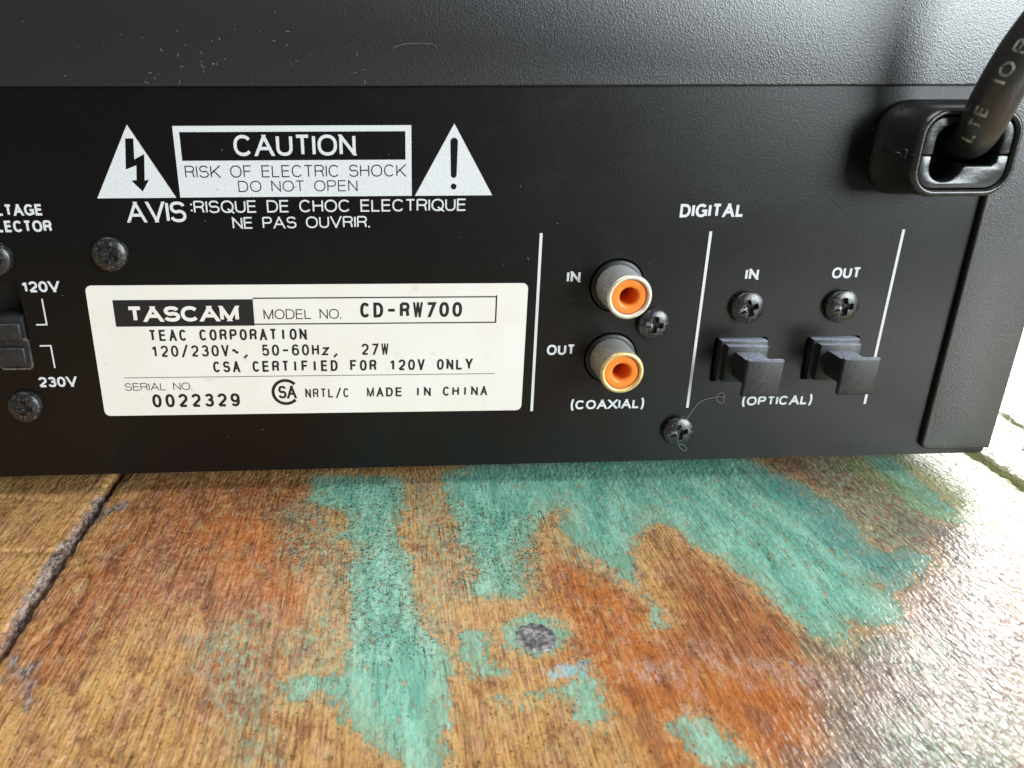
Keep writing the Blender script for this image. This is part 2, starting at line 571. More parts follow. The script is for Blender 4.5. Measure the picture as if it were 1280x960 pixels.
G = {
    'A': (.92, [[(0, 0), (.5, 1)], [(1, 0), (.5, 1)], [(.2, .33), (.8, .33)]]),
    'B': (.76, [[(0, 0), (0, 1)], [(0, 1)] + bowl(.76, .24, .6)[:] + [(0, .52)], [(0, .52)] + bowl(.26, .26, .62) + [(0, 0)]]),
    'C': (.88, [arc(.5, .5, .5, .5, 38, 322)]),
    'D': (.82, [[(0, 0), (0, 1)] + arc(.42, .5, .58, .5, 90, -90) + [(0, 0)]]),
    'E': (.68, [[(1, 1), (0, 1), (0, 0), (1, 0)], [(0, .53), (.94, .53)]]),
    'F': (.66, [[(1, 1), (0, 1), (0, 0)], [(0, .52), (.88, .52)]]),
    'G': (.92, [arc(.5, .5, .5, .5, 40, 325), [(1, 0), (1, .47), (.56, .47)]]),
    'H': (.76, [[(0, 0), (0, 1)], [(1, 0), (1, 1)], [(0, .53), (1, .53)]]),
    'I': (0, [[(0, 0), (0, 1)]]),
    'K': (.80, [[(0, 0), (0, 1)], [(1, 1), (0, .30)], [(.32, .56), (1, 0)]]),
    'L': (.62, [[(0, 1), (0, 0), (1, 0)]]),
    'M': (.92, [[(0, 0), (0, 1)], [(0, 1), (.5, 0)], [(.5, 0), (1, 1)], [(1, 1), (1, 0)]]),
    'N': (.76, [[(0, 0), (0, 1)], [(0, 1), (1, 0)], [(1, 1), (1, 0)]]),
    'O': (.94, [arc(.5, .5, .5, .5, 0, 360)]),
    'P': (.72, [[(0, 0), (0, 1)], [(0, 1)] + bowl(.735, .265, .62) + [(0, .47)]]),
    'Q': (.94, [arc(.5, .5, .5, .5, 0, 360), [(.62, .24), (1, -.03)]]),
    'R': (.77, [[(0, 0), (0, 1)], [(0, 1)] + bowl(.75, .25, .6) + [(0, .50)], [(.55, .5), (.80, .45), (.90, .33), (.93, .10), (1, 0)]]),
    'S': (.76, [arc(.5, .745, .46, .255, 15, 262) + arc(.5, .27, .5, .27, 82, -167)]),
    'T': (.70, [[(0, 1), (1, 1)], [(.5, 1), (.5, 0)]]),
    'U': (.76, [[(0, 1)] + arc(.5, .36, .5, .36, 180, 360) + [(1, 1)]]),
    'V': (.88, [[(0, 1), (.5, 0)], [(1, 1), (.5, 0)]]),
    'W': (1.25, [[(0, 1), (.25, 0)], [(.25, 0), (.5, 1)], [(.5, 1), (.75, 0)], [(.75, 0), (1, 1)]]),
    'X': (.86, [[(0, 0), (1, 1)], [(0, 1), (1, 0)]]),
    'Y': (.88, [[(0, 1), (.5, .42)], [(1, 1), (.5, .42)], [(.5, .45), (.5, 0)]]),
    'z': (.56, [[(0, .66), (1, .66)], [(1, .66), (0, 0)], [(0, 0), (1, 0)]]),
    '0': (.66, [arc(.5, .5, .5, .5, 0, 360)]),
    '1': (.40, [[(.8, 0), (.8, 1)], [(.72, .99), (.55, .84), (0, .76)]]),
    '2': (.64, [arc(.5, .70, .5, .30, 168, -28) + [(.05, .05), (0, 0)], [(0, 0), (1, 0)]]),
    '3': (.64, [arc(.5, .755, .44, .245, 160, -80), arc(.5, .27, .5, .27, 85, -165), [(.38, .53), (.6, .53)]]),
    '5': (.64, [[(.92, 1), (.14, 1), (.04, .46)] + arc(.5, .32, .5, .32, 128, -162)]),
    '6': (.64, [arc(.5, .31, .5, .31, 0, 360), arc(.52, .60, .52, .40, 38, 180) + [(0, .31)]]),
    '7': (.62, [[(0, 1), (1, 1)], [(1, 1), (.30, 0)]]),
    '9': (.64, [arc(.5, .69, .5, .31, 0, 360), arc(.48, .40, .52, .40, -142, 0) + [(1, .69)]]),
    '.': (0, [[(0, -.001), (0, .15)]]), ',': (.06, [[(1, .12), (0, -.16)]]),
    ':': (0, [[(0, .16), (0, .30)], [(0, .64), (0, .78)]]),
    '-': (.42, [[(0, .48), (1, .48)]]), '/': (.42, [[(0, -.05), (1, 1.05)]]),
    '~': (.72, [[(i / 12, .42 + .15 * math.sin(i / 12 * 2 * math.pi)) for i in range(13)]]),
    '(': (.20, [[(1, 1.12), (.3, .86), (0, .5), (.3, .14), (1, -.12)]]),
    ')': (.20, [[(0, 1.12), (.7, .86), (1, .5), (.7, .14), (0, -.12)]]),
    ' ': (.72, []),
}


def clip_z(poly, lo, hi):
    for lim, sg in ((lo, 1), (hi, -1)):
        out = []
        for i in range(len(poly)):
            a, b = poly[i - 1], poly[i]
            ia, ib = (a[1] - lim) * sg >= -1e-9, (b[1] - lim) * sg >= -1e-9
            if ia != ib:
                t = (lim - a[1]) / (b[1] - a[1])
                out.append((a[0] + (b[0] - a[0]) * t, lim))
            if ib:
                out.append(b)
        poly = out
        if len(poly) < 3:
            return []
    return poly


def ribbon(pts, hw, lo, hi, ext, closed):
    """a stroke of constant width with mitred joints, cut level with cap height and baseline"""
    n = len(pts)
    P = [Vector(p) for p in pts]
    if closed:
        P = P[:-1]
        n -= 1
    elif n == 2 and ext:
        d = (P[1] - P[0]).normalized()
        if abs(d.x) > 1e-3 and abs(d.y) > 1e-3:
            P = [P[0] - d * hw * 1.6, P[1] + d * hw * 1.6]
    L, Rr = [], []
    for i in range(n):
        a = P[i - 1] if (i or closed) else None
        b = P[(i + 1) % n] if (i < n - 1 or closed) else None
        d1 = (P[i] - a).normalized() if a is not None else None
        d2 = (b - P[i]).normalized() if b is not None else None
        d1 = d1 or d2
        d2 = d2 or d1
        n1, n2 = Vector((-d1.y, d1.x)), Vector((-d2.y, d2.x))
        m = n1 + n2
        m = m.normalized() if m.length > 1e-4 else n1
        k = hw / max(.5, m.dot(n1))
        L.append(P[i] + m * k)
        Rr.append(P[i] - m * k)
    out = []
    for i in range(n if closed else n - 1):
        j = (i + 1) % n
        q = clip_z([tuple(L[i]), tuple(L[j]), tuple(Rr[j]), tuple(Rr[i])], lo, hi)
        if q:
            out.append(q)
    return out


def text_polys(s, x0, x1, z0, z1, wt, gap=.17, mono=None, gw=None):
    """polygons (groups per stroke) of a line of lettering filling x0..x1, z0..z1; wt is stroke width over cap height"""
    h = z1 - z0
    items = []
    x = 0.0
    if mono:
        adv = 1.0
        for i, ch in enumerate(s):
            w = (gw or .62) * (0 if ch in "I.:" else .75 if ch in ",1" else 1)
            if ch != ' ':
                items.append((ch, i * adv + (gw - w) / 2, w))
        total = (len(s) - 1) * adv + gw
    else:
        for ch in s:
            w = G[ch][0]
            if ch != ' ':
                w = w + wt
                items.append((ch, x, w))
            x += w + (gap if ch != ' ' else .02)
        total = x - gap
    sx = (x1 - x0) / total
    hw = wt * h / 2
    out = []
    for ch, gx, w in items:
        hw = wt * h / 2 * (.72 if mono and ch in 'WM' else 1)
        ox = x0 + gx * sx
        ww = max(w * sx, 2 * hw)
        if ch in 'I.:':
            ww = 2 * hw
            ox = x0 + (gx + w / 2) * sx - hw
        elif mono:
            pass
        punct = ch in '.,:/()-'
        lo, hi = (z0 - h * .3, z1 + h * .3) if punct or ch == 'Q' else (z0, z1 if ch != 'z' else z0 + h * .75)
        for st in G[ch][1]:
            cl = len(st) > 3 and abs(st[0][0] - st[-1][0]) < 1e-4 and abs(st[0][1] - st[-1][1]) < 1e-4
            pts = [(ox + hw + u * (ww - 2 * hw), z0 + (hw if not punct else 0) + v * (h - (2 * hw if not punct else 0))) for u, v in st]
            out.append(ribbon(pts, hw, lo, hi, not punct, cl))
    return out


def lettering(name, lines, mat, parent, y=-.03, rot=None):
    """lines: list of (text, x0, x1, z0, z1, weight, options); printed on the panel just proud of it"""
    vs, fs = [], []
    k = 0
    for ln in lines:
        if isinstance(ln, list):
            groups = ln
        else:
            groups = text_polys(*ln[:6], **(ln[6] if len(ln) > 6 else {}))
        for g in groups:
            k += 1
            for q in g:
                b = len(vs)
                for x, z in q:
                    if rot:
                        ca, sa, cx, cz = rot
                        x, z = cx + (x - cx) * ca - (z - cz) * sa, cz + (x - cx) * sa + (z - cz) * ca
                    vs.append((x, y - .0015 * (k % 5), z))
                # viewer looks along +y: wind so that normals face -y
                ar = sum(q[i - 1][0] * q[i][1] - q[i][0] * q[i - 1][1] for i in range(len(q)))
                idx = list(range(b, b + len(q)))
                fs.append(idx if ar > 0 else idx[::-1])
    return mesh(name, vs, fs, mat, parent)


def quad(x0, x1, z0, z1):
    return [[(x0, z0), (x1, z0), (x1, z1), (x0, z1)]]


H = 79.7                                     # the camera's height over the table: panel heights below are given from it


# ---------------------------------------------------------------- the wooden table
def sdf(px, py, poly):
    d = np.full(px.shape, 1e9)
    inside = np.zeros(px.shape, bool)
    n = len(poly)
    for i in range(n):
        x0, y0 = poly[i - 1]
        x1, y1 = poly[i]
        ex, ey = x1 - x0, y1 - y0
        wx, wy = px - x0, py - y0
        t = np.clip((wx * ex + wy * ey) / max(1e-9, ex * ex + ey * ey), 0, 1)
        d = np.minimum(d, (wx - ex * t) ** 2 + (wy - ey * t) ** 2)
        c = ((y0 <= py) != (y1 <= py))
        with np.errstate(divide='ignore', invalid='ignore'):
            xi = x0 + (py - y0) * ex / (y1 - y0 if y1 != y0 else 1e-9)
        inside ^= c & (px < xi)
    d = np.sqrt(d)
    return np.where(inside, d, -d)


REG = {
 'mint': [
  [(-15.8,4.3),(3.6,3.3),(3.3,-11.2),(4.2,-20.9),(4.7,-30.4),(4.3,-39.2),(7.8,-47.8),(7.4,-55.3),(6,-61.2),(5.3,-66.6),(4.7,-72),(2.1,-71.9),(1,-68.5),(-1.5,-66.3),(-3.6,-63.5),(-7.8,-58.8),(-14.2,-57),(-15.1,-55),(-9.1,-51.1),(-7.8,-44.8),(-8.2,-38.5),(-7.7,-31.6),(-7.3,-24.9),(-13,-18.4),(-10.1,-10.5),(-15.3,-5.2)],
  [(9.9,3.5),(9.9,-6),(11.5,-11.5),(11.8,-22.9),(10.6,-26.5),(13.4,-30.8),(14.2,-35.8),(20.5,-36.1),(23.5,-30.4),(23.9,-23.5),(27,-15.7),(31.3,-10.5),(32,-17.4),(33.7,-21.7),(37.5,-27.1),(38.3,-33),(39.3,-36.5),(41.1,-37.6),(42.6,-33.9),(43.9,-27.5),(45.9,-20.2),(50.4,-15.5),(52.6,-19),(53.2,-24.5),(56.2,-26.4),(59,-29.9),(61.1,-35.2),(62,-40.6),(64,-47),(67,-49.3),(70.3,-45.5),(73.6,-46.2),(78.6,-46.5),(80.8,-42.1),(80.4,-39.5),(79.4,-36.2),(82.3,-35.2),(82.9,-38.1),(88,-35.1),(94.3,-30.1),(92.5,-28.3),(87.4,-29.5),(85.1,-26.7),(86.6,-18.8),(86.8,-12.2),(85.6,-7.4),(84,-1.7),(80.6,1.9),(79.3,6.8),(74.9,13.6),(37.2,9.7),(19.4,8.7)],
  [(41.3,-36.6),(41.6,-38.7),(41.8,-43.1),(40.9,-44),(40.5,-41),(40.3,-37.8)],
  [(9.9,-45.7),(13,-45.8),(12.8,-51.6),(15.3,-52.4),(17.4,-54.8),(14.1,-55.7),(10.3,-55.5),(10.1,-50.4)],
  [(12.3,-58),(16.2,-56.7),(22.5,-55.8),(27.4,-53.4),(27.9,-56.1),(27,-61.9),(26.2,-63.5),(25,-63.1),(24.7,-60.3),(21.4,-59),(18.5,-59.7),(13,-59.7)],
  [(25.6,-46.5),(24.7,-48.2),(22.9,-49.3),(20.8,-49.6),(18.8,-48.9),(17.6,-47.6),(17.4,-45.8),(18.4,-44.1),(20.4,-43),(22.6,-42.9),(24.6,-43.7),(25.6,-45.2)],
  [(36.8,-64.8),(40.5,-64.3),(41.9,-67.3),(43,-69.8),(39.8,-71.1),(38,-68)],
  [(102.7,-13.4),(103.3,-16.5),(108.1,-18.5),(109.2,-13.7),(109.5,-3),(111.3,6.6),(105.4,6.9),(104.8,-1.4)],
 ],
 'faint': [
  [(-22.7,-8.9),(-14.8,-0.6),(-9,-17.9),(-9.8,-30),(-6.5,-46.1),(-7.2,-55.8),(-12.5,-58.4),(-17.3,-45.5),(-13.1,-38.3),(-12.9,-25.2),(-16.3,-29.7),(-20.2,-22.4)],
  [(2.6,2.5),(12.7,2),(11.9,-24.1),(9.2,-31),(8.2,-45),(5.8,-53.4),(3.2,-46.6),(4.7,-26.2)],
  [(9.8,-24),(25.5,-24.8),(22.6,-37.1),(8.8,-37.4)],
  [(31.1,-11.7),(42.6,-25.7),(40.5,-37),(37.8,-32.5),(29.2,-27.4)],
  [(62.7,-67.1),(72,-62.8),(87.2,-62.1),(76.7,-75.1),(61.2,-74.3)],
  [(81.1,-27.7),(94,-28.4),(103.9,-18.3),(102.5,-2.7),(118.7,11.3),(93.2,12.6)],
  [(62.9,-38.1),(68.1,-48.1),(82.8,-50.7),(76.2,-60.1),(72.4,-55.2),(61.1,-49.6)],
  [(-31.2,-44.8),(-20.8,-37.9),(-14.9,-68.6),(-19.3,-68.4)],
 ],
 'teal': [
  [(86.1,3.5),(88.7,-14.6),(86.9,-25.5),(96.1,-28.5),(87.3,-38.3),(80.7,-38),(79.8,-30.1),(79.3,-14.2),(77.2,2.1)],
  [(62.7,-67.1),(86.1,-63.5),(76.7,-75.1),(63.1,-74.4)],
 ],
 'rust': [
  [(-50.4,5.2),(-15.1,3.4),(-15.7,-25.1),(-15.1,-38.2),(-19.2,-48.8),(-26.4,-41.4),(-40,-36.9),(-48.3,-53.6),(-55,-53.3),(-55.3,-36.1),(-53,-7.3)],
  [(27.9,-27.4),(39.2,-36.9),(41.8,-45),(51.2,-26.1),(59.9,-35.8),(65.9,-49.8),(73.8,-58.4),(56.9,-62),(49.1,-64.4),(43.3,-62.7),(38.9,-56.6),(32.6,-46.3),(27.4,-36.3)],
  [(-30.6,-44.8),(-17.9,-45.5),(-16.4,-61),(-27,-60.4)],
  [(25.2,1.3),(35.3,0.8),(32,-7.2),(28,-7)],
 ],
 'orange': [
  [(28.3,-25),(40.5,-37),(41.8,-52),(56.9,-57.6),(58.6,-64.9),(51.5,-72),(32.4,-72.2),(31.1,-63.4),(23.8,-52.7),(25.3,-45.9)],
  [(-35.3,-11.1),(-13.9,-12.2),(-14,-42.1),(-31.5,-28.9)],
  [(95.8,-2.3),(106.6,-9.5),(97,-26),(86.8,-28),(85.6,-8.4)],
 ],
 'brown': [
  [(85.8,9.1),(102.6,6.3),(105.8,-2.9),(104.2,-15.4),(94,-28.4),(85.4,-30.3),(86.3,-18.8),(85.7,-5.2),(80.5,5.6)],
  [(61.1,-49.6),(84,-49),(96,-51.4),(75.4,-76.7),(52.6,-75.5)],
 ],
 'pale': [
  [(105,12),(105.8,-2.9),(106.9,-18.5),(113.9,-29.4),(136.9,-37.6),(184.2,7.9),(325.7,235.4),(407.4,364.6),(183.8,105.7),(114,29.1)],
 ],
 'ash': [
  [(100.8,-18.1),(124.5,-16.5),(75.4,-76.7),(47.8,-75.2),(59.6,-64.9),(70.7,-50.1),(82.7,-39.1),(93.8,-30.8)],
 ],
 'worn': [
  [(-14.1,-9.3),(10.8,-10.6),(9.6,-26.4),(-13.1,-22.8)],
  [(7.1,-21.4),(22.6,-24.7),(21.5,-31.6),(8,-29.8)],
  [(2.6,-26.1),(9.6,-26.4),(7.4,-46.8),(4.4,-46.6)],
  [(-12.8,-34.2),(-8,-34.5),(-5.8,-55.8),(-10.8,-58.5)],
  [(2.6,2.5),(10.1,2.1),(10.7,-21.5),(4.1,-23.7)],
  [(41.2,-25.6),(52.5,-18.4),(54,-26.3),(39.3,-41)],
  [(33.6,0.9),(52.1,-0.1),(52.9,-12.8),(32,-14.6)],
  [(10.8,-54.4),(25.8,-54.4),(22.5,-58.8),(11.5,-58.9)],
 ],
 'smooth': [
  [(23,-51),(59.3,-52.9),(54.4,-72.2),(30.7,-74.4),(26.9,-63.2)],
  [(39.2,-36.9),(55.5,-33.4),(64.9,-51.5),(54.7,-57.5),(39.4,-48.5)],
  [(-5,-54.4),(7.4,-55),(6,-73.1),(-4.5,-72.5)],
 ],
 'grey': [
  [(-59.5,-43.3),(-60.7,-32.1),(-61.1,-21.6),(-60,-11.2),(-60.1,-0.2),(-57.1,5.6),(-56.6,-1),(-57.5,-14.1),(-58,-24.1),(-57.9,-36),(-58.3,-43.4),(-58.7,-58.8)],
  [(-59.1,-12.6),(-57.7,-6.8),(-53.6,-3.2),(-52.5,-0.7),(-52.2,-5.8),(-56.2,-9.3),(-57.7,-13.8)],
  [(-55.6,-52),(-56.6,-46.6),(-55.1,-46.7),(-54.4,-49.5),(-51.4,-47.6),(-51.4,-50.9),(-49.3,-56),(-48.8,-58.4),(-50.4,-57.8),(-52.3,-52.2),(-54.6,-50.1),(-54.8,-52.7)],
  [(24.5,-46.6),(23.6,-48.2),(21.9,-49),(20.1,-48.8),(18.9,-47.6),(18.8,-46),(19.9,-44.4),(21.7,-43.8),(23.5,-44.2),(24.5,-45.6)],
 ],
 'lilac': [
  [(44.9,-50.5),(46.5,-54),(49.5,-56.2),(50.8,-57.5),(49.3,-58.7),(47.3,-56.7),(45.5,-54),(43.7,-51.1)],
  [(53.5,-57),(58.7,-55.3),(61.3,-56.8),(61,-59.9),(56.7,-60.9),(53.6,-59.5)],
  [(34.2,-52.7),(40,-53),(43.1,-55.2),(41.5,-57),(34.9,-56.7),(32.9,-55.3)],
  [(41,-57),(42.4,-57.1),(39.7,-65.2),(38.6,-63.5)],
  [(44.5,-49),(47.9,-50.6),(51.6,-53.6),(58.4,-54),(63,-58.1),(60,-59.2),(54.2,-56.4),(50.1,-54.9)],
  [(3.1,-11.8),(7.7,-11.4),(7.5,-14.9),(3.7,-14.2)],
  [(112,-31.7),(96.6,-30.9),(71.9,-50.1),(61.8,-65),(78,-73.4)],
 ],
 'blue': [
  [(21.4,-54),(24,-53.2),(28,-52.7),(27.7,-54),(24.1,-55.2),(21.6,-55.4)],
 ],
 'ochre': [
  [(-82.3,6.9),(-62.1,5.9),(-61.6,-20.3),(-63,-35.7)],
  [(-52.4,-59.1),(-34.5,-48),(-25.9,-69.2),(-51.2,-67.9)],
  [(7.2,-58),(22.1,-60.9),(22.7,-71.7),(5.2,-70.8)],
 ],
 'speck': [
  [(-16.8,3.5),(5.1,2.4),(3.8,-30.7),(8,-46.8),(5.3,-51.8),(-6.2,-51.1),(-12.3,-32.1)],
  [(-31.9,4.3),(-11.7,3.2),(-9.8,-30),(-20.7,-29.5)],
  [(8.1,-4.4),(32.6,-11.7),(24.7,-36.1),(8.9,-35.3)],
 ],
 'green': [
  [(101.5,7.5),(102.8,6.3),(106.2,-1.5),(106.6,-9.5),(108.2,-18),(105.2,-19.8),(102.7,-15.4),(101.5,-4.3),(98,4.7)],
 ],
}


def grid_axis(a, b, f0, f1, fine, coarse):
    out = [a]
    x = a
    while x < b - 1e-6:
        if f0 <= x < f1:
            s = fine
        else:
            d = f0 - x if x < f0 else x - f1
            s = min(coarse, fine + d * .12)
            if x < f0:
                s = min(s, max(fine, f0 - x))
        x = min(b, x + s)
        out.append(x)
    return np.array(out)


def dent(X, Y, pts, w, depth):
    """a narrow crack following a polyline"""
    best = np.full(X.shape, 1e9)
    for (x0, y0), (x1, y1) in zip(pts, pts[1:]):
        ex, ey = x1 - x0, y1 - y0
        t = np.clip(((X - x0) * ex + (Y - y0) * ey) / (ex * ex + ey * ey), 0, 1)
        best = np.minimum(best, np.hypot(X - x0 - ex * t, Y - y0 - ey * t))
    return -depth * np.exp(-(best / w) ** 2)


table = thing('wooden_table', 'distressed wooden table top with worn mint, orange and ochre paint under the black recorder', 'table', (0, 0, 0))
J0, PW, GAP = -58.4, 189.6, .9
YA, YB = -150.0, 620.0
for k in range(-3, 4):
    xa, xb = J0 + PW * k + GAP / 2, J0 + PW * (k + 1) - GAP / 2
    near = -1 <= k <= 1
    ys = grid_axis(YA, YB, -84, 12 if k < 1 else 60, .6 if near else 12, 14)
    f0, f1 = {-1: (-90, xb), 0: (xa, xb), 1: (xa, 185)}.get(k, (xa, xa))
    xs = grid_axis(xa, xb, f0, f1, .6 if near else 6, 12)
    if not near:
        xs = np.concatenate([[xa, xa + .4, xa + 1.2], np.linspace(xa + 6, xb - 6, 24), [xb - 1.2, xb - .4, xb]])
    else:
        xs = np.unique(np.concatenate([[xa, xa + .2, xa + .5, xb - .5, xb - .2, xb], xs]))
    X, Y = np.meshgrid(xs, ys)
    nx, ny = len(xs), len(ys)
    Z = .10 * np.sin(X * .11 + Y * .02 + k) * np.sin(Y * .05 + 1.3 * k) + .07 * np.sin(X * .43 + 2 * np.sin(Y * .07)) * np.sin(Y * .09)
    e = np.minimum(X - xa, xb - X)
    rag = .55 + .35 * np.sin(Y * .9 + 2 * np.sin(Y * .31)) * np.sin(Y * .23 + k) + .15 * np.sin(Y * 2.3)
    Z -= 1.6 * np.exp(-(e / np.maximum(.2, rag))) + .30 * np.exp(-e / 2.5)
    if k == 0:
        Z += dent(X, Y, [(75.9, 3.7), (77.3, -12.9), (78.6, -18), (79.9, -29.8)], .35, -.22)
        Z += dent(X, Y, [(89.3, -17.1), (89.8, -19.6), (92.6, -20.7)], .35, -.3)
        Z += dent(X, Y, [(66.5, -27.2), (65.6, -31.5)], .3, .5)
        Z += dent(X, Y, [(-57, -20), (-52, -28), (-51, -36), (-54, -44)], .7, .5)
        Z += dent(X, Y, [(21.4, -46.8), (21.5, -46.4)], 3.2, .55)
    if k == -1:
        Z += dent(X, Y, [(-90, -20), (-72, -19.5), (-62, -20), (-58, -19)], .5, .4)
        Z += dent(X, Y, [(-100, 2), (-80, 0), (-66, -3)], .4, .3)
    if k == 1:
        Z += dent(X, Y, [(153.5, 28.6), (152.5, 22.9), (153.1, 19.2)], .5, .8)
        for q in range(60):
            cx, cy = random.uniform(134, 200), random.uniform(-60, 70)
            ln = random.uniform(1.5, 5)
            Z += dent(X, Y, [(cx, cy), (cx + random.uniform(-.8, .8), cy - ln)], .3, random.uniform(.1, .45)) if near else 0
    verts = np.stack([X.ravel(), Y.ravel(), Z.ravel()], 1)
    idx = np.arange(nx * ny).reshape(ny, nx)
    q = np.stack([idx[:-1, :-1], idx[:-1, 1:], idx[1:, 1:], idx[1:, :-1]], -1).reshape(-1, 4)
    # thickness: skirt round the rim and an underside
    rim = list(idx[0, :]) + list(idx[1:, -1]) + list(idx[-1, :-1][::-1]) + list(idx[1:-1, 0][::-1])
    low = verts[rim].copy()
    low[:, 2] = -28
    base = len(verts)
    nr = len(rim)
    verts = np.concatenate([verts, low])
    faces = [tuple(f) for f in q.tolist()]
    faces += [(rim[(i + 1) % nr], rim[i], base + i, base + (i + 1) % nr) for i in range(nr)]
    faces.append(tuple(base + i for i in range(nr))[::-1])
    me = bpy.data.meshes.new('plank')
    me.from_pydata((verts * K).tolist(), [], [[int(a) for a in f] for f in faces])
    me.update()
    o = link('plank', me, M['wood'], table, True)
    me.set_sharp_from_angle(angle=math.radians(60))
    px, py = verts[:, 0], verts[:, 1]
    far = np.clip(np.maximum(np.maximum(-95 - px, px - 195), np.maximum(-90 - py, py - 75)) / 12, 0, 1)
    low_n = 9 * np.sin(px * .051 + 2.1 * np.sin(py * .013 + k)) + 7 * np.sin(py * .034 + 1.7 * np.sin(px * .04)) - 7
    for nm, polys in REG.items():
        d = np.full(px.shape, -30.0)
        for pl in polys:
            x0, x1 = min(p[0] for p in pl) - 30, max(p[0] for p in pl) + 30
            y0, y1 = min(p[1] for p in pl) - 30, max(p[1] for p in pl) + 30
            s = (px > x0) & (px < x1) & (py > y0) & (py < y1)
            if s.any():
                d[s] = np.maximum(d[s], np.clip(sdf(px[s], py[s], pl), -30, 30))
        if nm in ('mint', 'rust', 'faint'):
            sh = {'mint': 0, 'rust': 2.1, 'faint': 4.0}[nm]
            alt = 9 * np.sin(px * .047 + sh + 2.1 * np.sin(py * .013 + k)) + 7 * np.sin(py * .031 + sh + 1.7 * np.sin(px * .04)) - 5
            d = d * (1 - far) + alt * far
        at = me.attributes.new(nm, 'FLOAT', 'POINT')
        at.data.foreach_set('value', d.astype(np.float32))
# the worn countersunk screw in the middle plank
bm = bmesh.new()
prof = [(0, -.15), (.9, -.2), (1.0, .0), (2.6, .12), (3.1, .0), (3.3, -.5), (3.3, -2)]
for i, (r, z) in enumerate(prof):
    pass
rings = []
N = 40
for r, z in prof:
    if r == 0:
        rings.append([bm.verts.new((21.4, -46.6, z - .25))])
    else:
        rings.append([bm.verts.new((21.4 + r * math.cos(2 * math.pi * i / N) * (1 + .05 * math.sin(3 * i)), -46.6 + r * math.sin(2 * math.pi * i / N), z - .25 + .16 * math.sin(i * 1.7 + r))) for i in range(N)])
for a, b in zip(rings, rings[1:]):
    for i in range(N):
        j = (i + 1) % N
        bm.faces.new((a[0], b[i], b[j]) if len(a) == 1 else (a[i], b[i], b[j], a[j]))
from_bm('countersunk_screw', bm, M['plugwood'], table, smooth=True)

# ---------------------------------------------------------------- the recorder
rec = thing('disc_recorder', 'rear of a black rack-mount disc recorder with caution print, rating label and digital sockets', 'recorder', (0, 150, 0))
rec_inv = Matrix.Translation((0, -.150, 0))


def R_(o):
    o.matrix_parent_inverse = rec_inv
    return o


XL, XR, ZB, ZT = -356.0, 125.8, 4.5, 105.5
RX, RZ = 43.4, (H - 37.6, H - 52.2)
OPT = [(63.9, 74.6), (82.5, 93.3)]
oz0, oz1 = H - 57.6, H - 48.4
bm = bmesh.new()
holes = [circ(RX, z, 5.3) for z in RZ]
holes += [rrect(a, b, oz0, oz1, .6) for a, b in OPT]
holes += [rrect(-79.0, -67.3, H - 52.4, H - 34.8, .9)]
slab(bm, [rrect(XL + .5, XR - .25, ZB, H - 1.0, (0, .8, 0, 0), 3)] + holes, 0, 1.0)
R_(from_bm('rear_panel', bm, M['panel'], rec))
bm = bmesh.new()
add_box(bm, XL + 1.2, 77.0, 5.6, 300, 1.5, ZB + 1.0, .5)  # added low slab, hidden behind the panel edge, darkens the gap beneath
add_box(bm, XL + 1.2, 77.0, 1.1, 5.5, ZB + .01, ZB + 1.0)
add_box(bm, 77.1, XR - 1.3, 1.1, 300, ZB + .01, ZB + 1.0)
R_(from_bm('bottom_plate_and_light_block', bm, M['panel'], rec))
bm = bmesh.new()
add_box(bm, XL + 2, XR - 2, 26, 27, ZB + 1.1, ZT - 2)
R_(from_bm('inner_wall', bm, M['void'], rec))

# cover: flange across the top of the rear, narrow lips down both sides, then sides and top
bm = bmesh.new()
zl = H - 73.6
lip = 110.9
lipL = XL + 15
fl = []
fl += [(XR, ZB + .3)]
fl += [(XR, ZT - .6), (XR - .6, ZT), (XL + .6, ZT), (XL, ZT - .6), (XL, ZB + .3), (lipL - 1, ZB + .3)]
fl = [(XL, zl), (lipL - 1.2, zl), (lipL, zl + 1.2), (lipL, H - 2.05), (lip, H - 2.05), (lip, zl + 1.6)]
for a in range(180, 271, 15):
    fl.append((lip + 1.6 + 1.6 * math.cos(math.radians(a)), zl + 1.6 + 1.6 * math.sin(math.radians(a))))
fl += [(XR, zl), (XR, ZT - .8), (XR - .8, ZT), (XL + .8, ZT), (XL, ZT - .8)]
cl = [fl[0]]
for p in fl[1:]:
    if abs(p[0] - cl[-1][0]) + abs(p[1] - cl[-1][1]) > 1e-4:
        cl.append(p)
slab(bm, [cl], -1.15, -.04)
bmesh.ops.recalc_face_normals(bm, faces=bm.faces)
fe = [e for e in bm.edges if all(v.co.y < -1 for v in e.verts) and len(e.link_faces) == 2 and abs(e.link_faces[0].normal.y - e.link_faces[1].normal.y) > .5]
bmesh.ops.bevel(bm, geom=fe, offset=.38, segments=3, affect='EDGES', profile=.5)
R_(from_bm('cover_flange', bm, M['cover'], rec, auto=50))
bm = bmesh.new()
add_box(bm, XR - 1.1, XR - .003, -.037, 300, ZB + 1.2, ZT - .8, .0)
add_box(bm, XL + .003, XL + 1.1, -.037, 300, ZB + 1.2, ZT - .8)
add_box(bm, XL + 1.15, XR - 1.15, -.037, 300, ZT - 1.2, ZT - .003)
R_(from_bm('top_cover', bm, M['cover'], rec))
for fx, fy in ((-320, 40), (95, 60), (-320, 270), (95, 270)):
    bm = bmesh.new()
    lathe(bm, [(0, 0), (9, 0), (9, 4.5), (0, 4.5)], 0, 0, 32)
    for v in bm.verts:
        v.co = Vector((v.co.x + fx, v.co.z + fy, v.co.y))
    R_(from_bm('foot', bm, M['foot'], rec))

